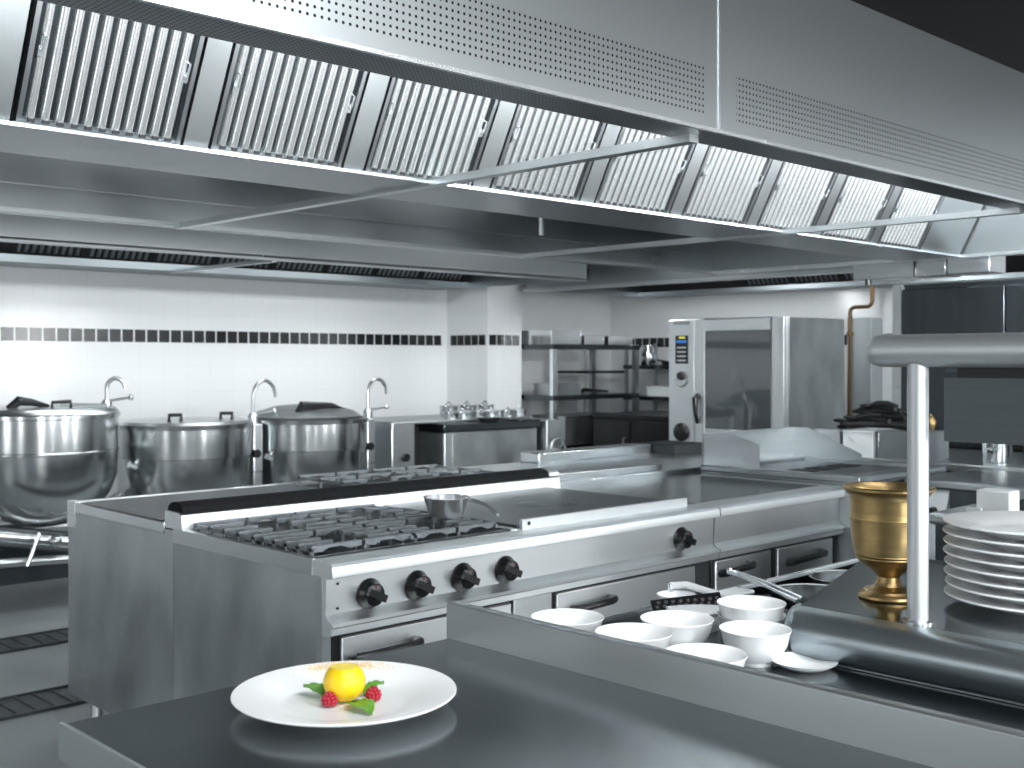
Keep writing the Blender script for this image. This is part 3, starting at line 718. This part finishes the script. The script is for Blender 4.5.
wl.build('hand_wheel', 'steel', bp_)
# small lidded pots in two rows on the bratt pan
n_ = 0
for (x, z) in [(5.95+.155*i, .985) for i in range(6)]:
    m = MB().lathe([(0, z), (.062, z), (.067, z+.045), (.072, z+.048), (.070, z+.054), (.03, z+.062), (.012, z+.066), (.012, z+.078), (0, z+.08)], (x, 6.85+.04*(n_ % 2), 0), 24)
    tag(m.build('pot', 'bright' if n_ % 2 else 'kettle', loc=(x, 6.85, z)), 'small lidded steel pot on the bratt pan, %s from the left in the front row' % ORD[n_], 'pot', 'small lidded pots on the bratt pan')
    n_ += 1
for i in range(3):
    x = 6.12+.20*i; z = .985
    m = MB().lathe([(0, z), (.07, z), (.075, z+.085), (.082, z+.088), (.08, z+.094), (0, z+.10)], (x, 7.08, 0), 24)
    m.tube([(x-.03, 7.08, z+.1), (x, 7.08, z+.125), (x+.03, 7.08, z+.1)], .006, 8)
    tag(m.build('pot', 'kettle', loc=(x, 7.08, z)), 'taller steel pot on the bratt pan, %s from the left in the back row' % ORD[i], 'pot', 'taller pots on the bratt pan')
pan = thing('frying_pan', 'black frying pan hanging over the front rim of the bratt pan', 'pan', (6.15, 6.7, .97))
MB().lathe([(0, .96), (.08, .96), (.10, .99), (.096, .99), (.078, .966), (0, .966)], (6.15, 6.62, .006), 28, 0, Matrix.Identity(3)).build('body', 'black', pan)
MB().tube([(6.20, 6.55, .985), (6.30, 6.45, .975)], .01, 8).build('handle', 'black', pan)

# ================================================================ RACKS
rk1 = thing('shelf_rack', 'dark steel shelf rack in the recess beyond the tiled column', 'shelf rack', (8.2, 7.6, 0))
rx0, rx1, ry0, ry1 = 7.52, 8.75, 7.25, 7.85
for i, (x, y) in enumerate(((7.56, 7.28), (rx1-.03, 7.28), (7.56, ry1), (rx1-.03, ry1))):
    MB().box(x-.03, x+.03, y-.02, y+.02, 0, 1.60).build('post', 'bright' if i == 0 else 'steel_side', rk1)
for z in (1.55, 1.08, .62): MB().box(rx0, rx1, ry0, ry1+.02, z, z+.045).build('shelf', 'panel_dark', rk1, bev=.003)
MB().box(8.2, rx1, ry0+.2, ry1, 1.32, 1.345).build('half_shelf', 'panel_dark', rk1)
rk2 = thing('shelf_rack', 'open shelf rack on the right wall between recess and combi oven', 'shelf rack', (9.1, 6.8, 0))
for (x, y) in ((8.9, 6.35), (8.9, 7.55), (9.36, 6.35), (9.36, 7.55)): MB().box(x-.015, x+.015, y-.015, y+.015, 0, 1.62).build('post', 'steel_side', rk2)
for z in (1.36, 1.05, .6): MB().box(8.88, 9.38, 6.33, 7.58, z, z+.04).build('shelf', 'panel_dark', rk2, bev=.003)
container(7.55, 7.95, 7.3, 7.75, 1.595, 1.72, 'deep steel pan on the top shelf of the recess rack, leftmost', 'kettle')
container(8.0, 8.28, 7.3, 7.72, 1.595, 1.68, 'shallow steel pan on the top shelf of the recess rack, middle', 'kettle')
container(8.34, 8.70, 7.3, 7.75, 1.595, 1.68, 'shallow steel pan on the top shelf of the recess rack, rightmost', 'kettle')
container(7.62, 7.95, 7.3, 7.6, 1.125, 1.23, 'steel pan with a dark lid on the middle shelf of the recess rack', 'steel_side')
container(7.7, 8.62, 7.27, 7.7, .665, .93, 'large grey steel tub on the low shelf of the recess rack', 'steel_side')
lp = MB().tube([(8.0, 7.4, 1.13), (8.1, 7.4, 1.165), (8.5, 7.45, 1.145)], [.03, .02, .01], 10)
tag(lp.build('ladle', 'black', loc=(8.2, 7.4, 1.125)), 'dark ladle lying on the middle shelf of the recess rack', 'ladle')
jar = MB().lathe([(0, 1.40), (.07, 1.40), (.08, 1.42), (.08, 1.54), (.06, 1.57), (.06, 1.60), (0, 1.605)], (9.0, 7.35, 0), 24)
tag(jar.build('jar', 'kettle', loc=(9.0, 7.35, 1.40)), 'round steel jar on the top shelf of the right wall rack', 'jar')
for k, (y, cc) in enumerate(((7.1, 'black'), (6.85, 'kettle'), (6.6, 'black'))):
    m = MB().lathe([(0, 1.40), (.09, 1.40), (.10, 1.44), (.094, 1.44), (.085, 1.406), (0, 1.406)], (9.05, y, 0), 24)
    m.tube([(9.05-.09, y, 1.435), (8.84, y, 1.45)], .009, 8)
    tag(m.build('pan', cc, loc=(9.05, y, 1.40)), ('dark', 'bright steel', 'black')[k]+' shallow pan on the wall rack top shelf, '+('left', 'middle', 'right')[k]+' one', 'pan')
container(8.92, 9.3, 6.95, 7.3, 1.09, 1.19, 'pale tub on the lower shelf of the right wall rack', 'plastic_white')
container(8.92, 9.3, 6.45, 6.85, 1.09, 1.20, 'dark tub on the lower shelf of the right wall rack', 'black')
# dark undercounter cupboard below the racks
cb = thing('low_cupboard', 'black low cupboard beneath the wall rack, left of the oven', 'cupboard', (8.2, 6.6, 0))
MB().box(7.9, 8.75, 6.05, 7.1, 0, .93).build('body', 'black_matte', cb, bev=.006)
MB().box(7.88, 8.77, 6.03, 7.12, .93, .96).build('worktop', 'black', cb, bev=.004)
for y in (6.15, 6.65): 
    d = MB().box(7.88, 7.90, y, y+.42, .15, .9).build('door', 'black', cb)
    MB().tube([(7.88, y+.05, .6), (7.85, y+.05, .6), (7.85, y+.05, .75), (7.88, y+.05, .75)], .007, 8).build('handle', 'steel', d)

# ================================================================ SAUCEPAN ON THE RANGE
sp_ = thing('saucepan', 'small conical steel saucepan standing on the rear burner grate', 'saucepan', (2.60, 3.02, .906))
q = (2.60, 3.02, 0)
MB().lathe([(0, .906), (.052, .906), (.058, .912), (.078, .972), (.082, .975), (.080, .978), (.076, .975), (.055, .915), (0, .911)], q, 40).build('body', 'aluminium', sp_)
MB().tube([(2.655, 2.965, .968), (2.655, 2.88, .958), (2.640, 2.80, .930)], [.008, .006, .006], 8).build('handle', 'bright', sp_)

# ================================================================ SERVING COUNTER
sc_ = thing('serving_counter', 'dark polished steel serving counter in the foreground with raised divider rail', 'counter', (1.6, .9, 0))
CZ = .95
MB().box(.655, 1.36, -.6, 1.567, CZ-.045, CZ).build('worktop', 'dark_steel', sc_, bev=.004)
MB().box(.649, .655, -.6, 1.57, CZ-.048, CZ+.001).build('edge_strip', 'bright', sc_)
MB().box(.72, 2.95, -.55, 1.50, .1, .77).build('base_cabinet', 'steel_side', sc_)
MB().box(1.352, 1.372, -.6, 1.572, .90, 1.015).build('divider_rail', 'rail', sc_, bev=.004)
m = MB().box(1.372, 2.14, -.6, 1.57, .86, .915); m.box(2.14, 2.95, -.6, 1.26, .86, .915); m.box(2.14, 2.95, 1.545, 1.57, .86, .915); m.box(2.80, 2.95, 1.26, 1.545, .86, .915)
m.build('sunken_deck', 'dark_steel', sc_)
m = MB().box(2.12, 2.82, 1.24, 1.555, .775, .785); m.box(2.12, 2.14, 1.24, 1.555, .785, .87); m.box(2.80, 2.82, 1.24, 1.555, .785, .87); m.box(2.14, 2.80, 1.24, 1.26, .785, .87); m.box(2.14, 2.80, 1.545, 1.555, .785, .87)
m.build('bain_marie_well', 'dark_steel', sc_)
MB().box(1.372, 2.95, 1.568, 1.574, .86, .920).build('back_strip', 'rail', sc_)
MB().cyl((.80, 1.45, .0), (.80, 1.45, .1), .03, 12).build('leg', 'steel', sc_)
MB().cyl((2.8, 1.45, .0), (2.8, 1.45, .1), .03, 12).build('leg', 'steel', sc_)
MB().cyl((.80, -.5, .0), (.80, -.5, .1), .03, 12).build('leg', 'steel', sc_)
MB().cyl((2.8, -.5, .0), (2.8, -.5, .1), .03, 12).build('leg', 'steel', sc_)
# raised pass block with bullnose edge
ps = thing('pass_shelf', 'raised dark steel pass block with thick rounded front edge and post-mounted tube', 'pass shelf', (2.1, .5, .915))
SZ = 1.0
MB().prism([(1.845, 1.15), (1.845, -.6), (2.43, -.6), (2.43, 1.335)], 'Z', SZ-.012, SZ).build('slab', 'slab', ps)
MB().prism([(1.80, 1.10), (1.80, -.6), (2.40, -.6), (2.40, 1.31)], 'Z', .916, SZ-.012).build('block', 'rail', ps)
pr = [(1.86, SZ), (1.835, SZ-.0005)]+[(1.822-.043*math.sin(math.radians(a)), SZ-.044+.043*math.cos(math.radians(a))) for a in range(0, 181, 15)]+[(1.86, SZ-.087)]
MB().prism(pr, 'Y', -.6, 1.13).build('bullnose', 'bullnose', ps)
e_ = MB()
rings = 6
vv = []
for i in range(rings+1):
    a = (PI/2)*i/rings; sc2 = math.cos(a); yy = 1.13+.030*math.sin(a)
    for (x, z) in pr: vv.append((1.86+(x-1.86)*(.35+.65*sc2), yy, (SZ-.044)+(z-(SZ-.044))*(.35+.65*sc2) if False else SZ+(z-SZ)*(.55+.45*sc2)))
n = len(pr); ff = [(i*n+k, i*n+(k+1) % n, (i+1)*n+(k+1) % n, (i+1)*n+k) for i in range(rings) for k in range(n)]
ff.append(tuple(rings*n+k for k in range(n)))
e_.add(vv, ff); e_.build('bullnose_end', 'bullnose', ps)
MB().cyl((1.872, .935, SZ), (1.872, .935, 1.455), .0178, 32).build('post', 'satin', ps)
MB().lathe([(.026, SZ), (.026, SZ+.003), (.0178, SZ+.006)], (1.872, .935, 0), 32).build('post_collar', 'steel', ps)
tb = [(1.872, 1.030, 1.466), (1.872, 1.028, 1.466), (1.872, 1.022, 1.466), (1.872, 1.014, 1.466), (1.872, 1.003, 1.466), (1.872, -.6, 1.466)]
MB().tube(tb, [.004, .012, .020, .0255, .0283, .0283], 40).build('gantry_tube', 'satin', ps)
# heater housing under the gantry
MB().box(1.90, 2.28, -.6, .90, 1.430, 1.458).build('gantry_plate', 'gantry_panel', ps)
MB().box(1.885, 1.895, -.6, .895, 1.312, 1.420).build('heater_panel', 'gantry_panel', ps)
MB().box(1.885, 1.895, -.6, .872, 1.420, 1.445).build('heater_slot', 'black_matte', ps)

# brass mortar
mo = thing('mortar', 'tall brass goblet mortar standing on the pass block beside the steel post', 'mortar', (2.025, 1.07, SZ))
q = (2.025, 1.07, 0); z = SZ
mp_ = [(0, 0), (.053, 0), (.056, .003), (.055, .007), (.051, .010), (.049, .012), (.047, .015), (.036, .018), (.026, .022), (.0215, .030), (.021, .038), (.025, .044), (.032, .050), (.034, .053), (.043, .057), (.053, .063), (.060, .071), (.0615, .073), (.0608, .075), (.063, .078), (.0622, .080),
       (.0655, .092), (.069, .115), (.0705, .140), (.0718, .143), (.0708, .146), (.0718, .149), (.0708, .152), (.0718, .155), (.0710, .165), (.0716, .168), (.0712, .176), (.074, .184), (.080, .191), (.0845, .194), (.085, .198), (.082, .200), (.076, .199), (.071, .193), (.068, .18), (.064, .12), (.04, .07), (0, .065)]
MB().lathe([(r, z+h*1.06) for r, h in mp_], q, 56).build('cup', 'brass', mo)
pe = thing('pestle', 'brass pestle tip leaning out of the brass mortar', 'pestle', (2.05, 1.04, SZ+.12))
MB().tube([(2.03, 1.07, SZ+.10), (2.052, 1.040, SZ+.20), (2.060, 1.030, SZ+.222), (2.062, 1.027, SZ+.232)], [.012, .008, .011, .006], 12).build('rod', 'brass', pe)

# stack of plates
PR = .162
plate_prof = [(0, .006), (PR*.50, .006), (PR*.56, .009), (PR*.66, .017), (PR*.97, .0225), (PR, .023), (PR*1.003, .0212), (PR*.99, .0188), (PR*.68, .010), (PR*.60, .002), (PR*.56, 0), (PR*.53, .002), (0, .003)]
pcx, pcy = 2.142, .838
p0 = MB().lathe(plate_prof, (0, 0, 0), 72).build('stacked_plate', 'porcelain', loc=(0, 0, 0))
p0.location = (pcx, pcy, SZ); tag(p0, 'white round plate at the very bottom of the stack on the pass block', 'plate', 'stacked plates on the pass block')
labs = ['second', 'third', 'fourth', 'fifth', 'sixth', 'seventh']
for k in range(1, 8):
    c = p0.copy(); C.objects.link(c); c.location = (pcx+random.uniform(-.003, .003), pcy+random.uniform(-.003, .003), SZ+k*.0188)
    c['label'] = 'white round plate topmost of the stack on the pass block' if k == 7 else 'white round plate in the stack on the pass block, %s from the bottom' % labs[k-1]
# white box behind the plates
wbx = thing('white_box', 'small white box standing beyond the stack of plates', 'box', (2.36, .95, SZ))
MB().box(2.345, 2.395, .975, 1.045, SZ, 1.182).build('body', 'plastic_white', wbx, bev=.003)
MB().box(2.335, 2.345, 1.03, 1.062, SZ, 1.145).build('side_flap', 'plastic_white', wbx, bev=.001)

# ================================================================ MAIN PLATE AND DESSERT
mpx, mpy = .980, 1.362
R_ = .1605
mpf = [(0, .006), (R_*.52, .006), (R_*.58, .0075), (R_*.67, .013), (R_*.80, .0175), (R_*.97, .0232), (R_, .0236), (R_*1.004, .022), (R_*.99, .0195), (R_*.70, .008), (R_*.60, .002), (R_*.57, 0), (R_*.54, .002), (0, .003)]
mp = MB().lathe(mpf, (0, 0, 0), 96).build('dessert_plate', 'porcelain', loc=(0, 0, 0)); mp.location = (mpx, mpy, CZ)
tag(mp, 'large white dinner plate with lemon dessert on the dark counter', 'plate')
dz = CZ+.0062
lm = thing('lemon', 'bright yellow hollowed lemon with flat open top in the middle of the plate', 'lemon', (.981, 1.365, dz))
q = (.981, 1.365, 0); rl = .0305
pf = [(max(.0001, rl*math.sin(math.radians(a))), dz+.0285-.0285*math.cos(math.radians(a))) for a in range(0, 141, 10)]
MB().lathe(pf+[(pf[-1][0]-.003, pf[-1][1]-.001), (0, pf[-1][1]-.004)], q, 40).build('peel', 'lemon', lm)
zt = pf[-1][1]
MB().lathe([(0, zt-.0035), (.012, zt-.0015), (.017, zt), (.0195, zt-.0005)], q, 32).build('cut_top', 'lemon_flesh', lm)
def leaf(x, y, ang, l, lab, tilt=0.0, zz=dz+.002):
    m = MB(); n = 10; vs = []; ca, sa = math.cos(ang), math.sin(ang)
    for i in range(n+1):
        t = i/n; w_ = l*.27*math.sin(PI*t**.8)**.8 if 0 < t < 1 else 0.0004
        for j in (-1, -.5, 0, .5, 1):
            u = t*l; v = w_*j
            h = .004*abs(j)+.010*math.sin(PI*t)*.6+tilt*t*l+.0012*math.sin(t*40)*abs(j)
            vs.append((x+u*ca-v*sa, y+u*sa+v*ca, zz+h))
    fs = [(i*5+j, i*5+j+1, (i+1)*5+j+1, (i+1)*5+j) for i in range(n) for j in range(4)]
    m.add(vs, fs)
    o = m.build('mint_leaf', 'leaf', loc=(x, y, zz), solid=.0008, ang=80)
    return tag(o, lab, 'leaf')
leaf(.967, 1.388, math.radians(99), .050, 'green mint leaf on the left side of the lemon', .15)
leaf(.978, 1.343, math.radians(-101), .066, 'long green mint leaf pointing to the front of the plate', .0)
leaf(1.010, 1.358, math.radians(5), .040, 'green mint leaf half hidden behind the right of the lemon', .25)
def berry(x, y, lab):
    m = MB(); k = 0
    m.sphere((x, y, dz+.010), .0085, .0085, .009, 14)
    for ring, (rr, hh) in enumerate(((.0085, .005), (.0095, .009), (.0085, .0135), (.005, .0175), (.0, .0195))):
        nn = (11, 12, 10, 6, 1)[ring]
        for i in range(nn):
            a = 2*PI*i/nn+ring*.4; m.sphere((x+rr*math.cos(a), y+rr*math.sin(a), dz+hh), .0030, n=8)
    tag(m.build('raspberry', 'berry', loc=(x, y, dz)), lab, 'raspberry')
berry(.950, 1.358, 'red raspberry at the front left of the lemon')
berry(1.011, 1.336, 'red raspberry at the right of the lemon')
# powder on the rim
m = MB()
for k in range(1300):
    a = math.radians(random.gauss(55, 12)); rr = R_*random.gauss(.89, .04)
    x, y = mpx+rr*math.cos(a), mpy+rr*math.sin(a); s = random.uniform(.0004, .0011); zz = CZ+.0175+(rr/R_-.80)*.034
    m.sphere((x, y, zz), s*1.5, s*1.5, s*.6, 6)
o = m.build('spice_powder', 'powder', loc=(mpx+.08, mpy+.11, CZ+.02)); tag(o, 'golden spice powder dusted on the back rim of the dinner plate', 'powder', kind='stuff')

# ================================================================ BOWLS AND UTENSILS IN THE SUNKEN DECK
BZ = .915
bprof = [(0, .006), (.028, .006), (.044, .016), (.056, .034), (.0625, .054), (.0655, .0585), (.0675, .0595), (.0675, .0575), (.0655, .055), (.060, .034), (.048, .014), (.034, .006), (.032, 0), (.029, 0), (.028, .003), (0, .003)]
b0 = MB().lathe(bprof, (0, 0, 0), 56).build('bowl', 'porcelain', loc=(0, 0, 0))
spots = [(1.555, 1.462, 'white bowl farthest left behind the divider rail', 1.0), (1.552, 1.300, 'white bowl second from left, close behind the divider rail', 1.0),
         (1.690, 1.312, 'white bowl in the back row of the sunken deck, in front of the slotted turner', 1.0), (1.520, 1.123, 'white bowl nearest the camera, mostly hidden by the divider rail', 1.0),
         (1.717, 1.160, 'white footed bowl standing left of the rounded steel edge', .93)]
for i, (x, y, lab, s) in enumerate(spots):
    c = b0 if i == 0 else b0.copy()
    if i: C.objects.link(c)
    c.location = (x, y, BZ); c.scale = (s, s, s*(1.12 if i == 4 else 1)); tag(c, lab, 'bowl', 'white bowls in the sunken deck')
# stack of two behind
for k in range(2):
    c = b0.copy(); C.objects.link(c); c.location = (1.83, 1.245, BZ+k*.022); c.scale = (.95, .95, .95)
    tag(c, ('lower', 'upper')[k]+' white bowl of the pair stacked behind the footed bowl', 'bowl', 'white bowls in the sunken deck')
# white dishes and grey saucer
c = MB().lathe([(0, .004), (.035, .004), (.055, .012), (.057, .013), (.055, .010), (.036, 0), (0, 0)], (1.755, 1.085, BZ), 40)
tag(c.build('saucer', 'porcelain', loc=(1.755, 1.085, BZ)), 'small shaded saucer half under the rounded steel edge', 'saucer')
c = MB().lathe([(0, .0), (.05, .0), (.052, .035), (.058, .037), (.056, .041), (.02, .043), (0, .043)], (1.86, 1.40, BZ), 40)
tag(c.build('tub', 'plastic_white', loc=(1.86, 1.40, BZ)), 'round white lidded tub behind the white bowls', 'tub')
sp2 = thing('ladle', 'white ladle with long pale handle lying across the white tubs', 'ladle', (1.97, 1.49, BZ))
MB().lathe([(0, 0), (.02, .003), (.036, .016), (.042, .030), (.040, .030), (.033, .016), (.018, .006), (0, .003)], (1.93, 1.50, BZ+.012), 32).build('scoop', 'porcelain', sp2)
MB().tube([(1.955, 1.535, .966), (1.965, 1.50, .972), (1.935, 1.36, .965), (1.91, 1.27, .962)], [.008, .0075, .0085, .009], 12).build('handle', 'plastic_white', sp2)
MB().tube([(1.955, 1.535, .955), (1.955, 1.537, .972)], .009, 12).build('end_ring', 'bright', sp2)
# slotted turner
tn = thing('slotted_turner', 'black and silver slotted turner lying behind the bowls', 'turner', (1.83, 1.43, BZ))
tm = MB(); A = Vector((1.80, 1.46, .955)); B = Vector((1.92, 1.375, .962)); d = (B-A).normalized(); s = Vector((-d.y*.75, d.x*.75, .6))
if s.y < 0: s = -s
if s.z < 0: s.z = -s.z
L2 = (B-A).length
tm.add([A-s*.018, B-s*.026, B+s*.026, A+s*.018, A-s*.018-Vector((0, 0, .003)), B-s*.026-Vector((0, 0, .003)), B+s*.026-Vector((0, 0, .003)), A+s*.018-Vector((0, 0, .003))],
       [(0, 1, 2, 3), (7, 6, 5, 4), (0, 4, 5, 1), (1, 5, 6, 2), (2, 6, 7, 3), (3, 7, 4, 0)])
tm.tube([B, B+d*.05+Vector((0, 0, .003)), B+d*.10], [.008, .007, .008], 8)
tm.build('blade', 'black', tn)
h = MB()
for i in range(9):
    for j in (-1, 0, 1):
        p = A+d*L2*(i+.7+.3*(j % 2))/9.6+s*.011*j-Vector((0, 0, .0015))
        q1 = d*.0035; q2 = s*.0035; nn_ = d.cross(s).normalized()*.0018
        h.add([p-q1-q2-nn_, p+q1-q2-nn_, p+q1+q2-nn_, p-q1+q2-nn_, p-q1-q2+nn_, p+q1-q2+nn_, p+q1+q2+nn_, p-q1+q2+nn_], [(0, 3, 2, 1), (4, 5, 6, 7), (0, 1, 5, 4), (1, 2, 6, 5), (2, 3, 7, 6), (3, 0, 4, 7)])
h.build('holes', 'bright', tn)
# tongs
tg = thing('tongs', 'steel tongs resting against the bain marie pots', 'tongs', (2.15, 1.43, BZ))
for o_ in (0, 1):
    m = MB().tube([(2.245+.012*o_, 1.592-.01*o_, .952), (2.16+.02*o_, 1.45-.004*o_, .956), (2.075+.028*o_, 1.298+.006*o_, .950)], [.0045, .004, .006], 8)
    m.build('arm', 'bright', tg)
MB().sphere((2.252, 1.592, .952), .009, n=10).build('hinge', 'bright', tg)
# bain marie pots sunk in the deck
for (x, y, lab) in ((2.535, 1.445, 'round steel bain marie pot in the back corner, behind the other pot'), (2.315, 1.41, 'round steel bain marie pot beside the tongs, nearer the bowls')):
    m = MB().lathe([(0, .786), (.084, .786), (.088, .80), (.088, .915), (.094, .918), (.094, .922), (.086, .921), (.085, .80), (.08, .79), (0, .79)], (x, y, 0), 56)
    tag(m.build('bain_marie_pot', 'kettle', loc=(x, y, .786)), lab, 'pot')
# white cloth behind the bain marie
m = MB().box(2.02, 2.22, 1.50, 1.555, .916, .926)
tag(m.build('folded_cloth', 'plastic_white', loc=(2.1, 1.5, .915), bev=.004), 'folded white cloth on the back edge of the sunken deck', 'cloth')

for o in TMP:
    if '_b' in o.keys(): del o['_b']
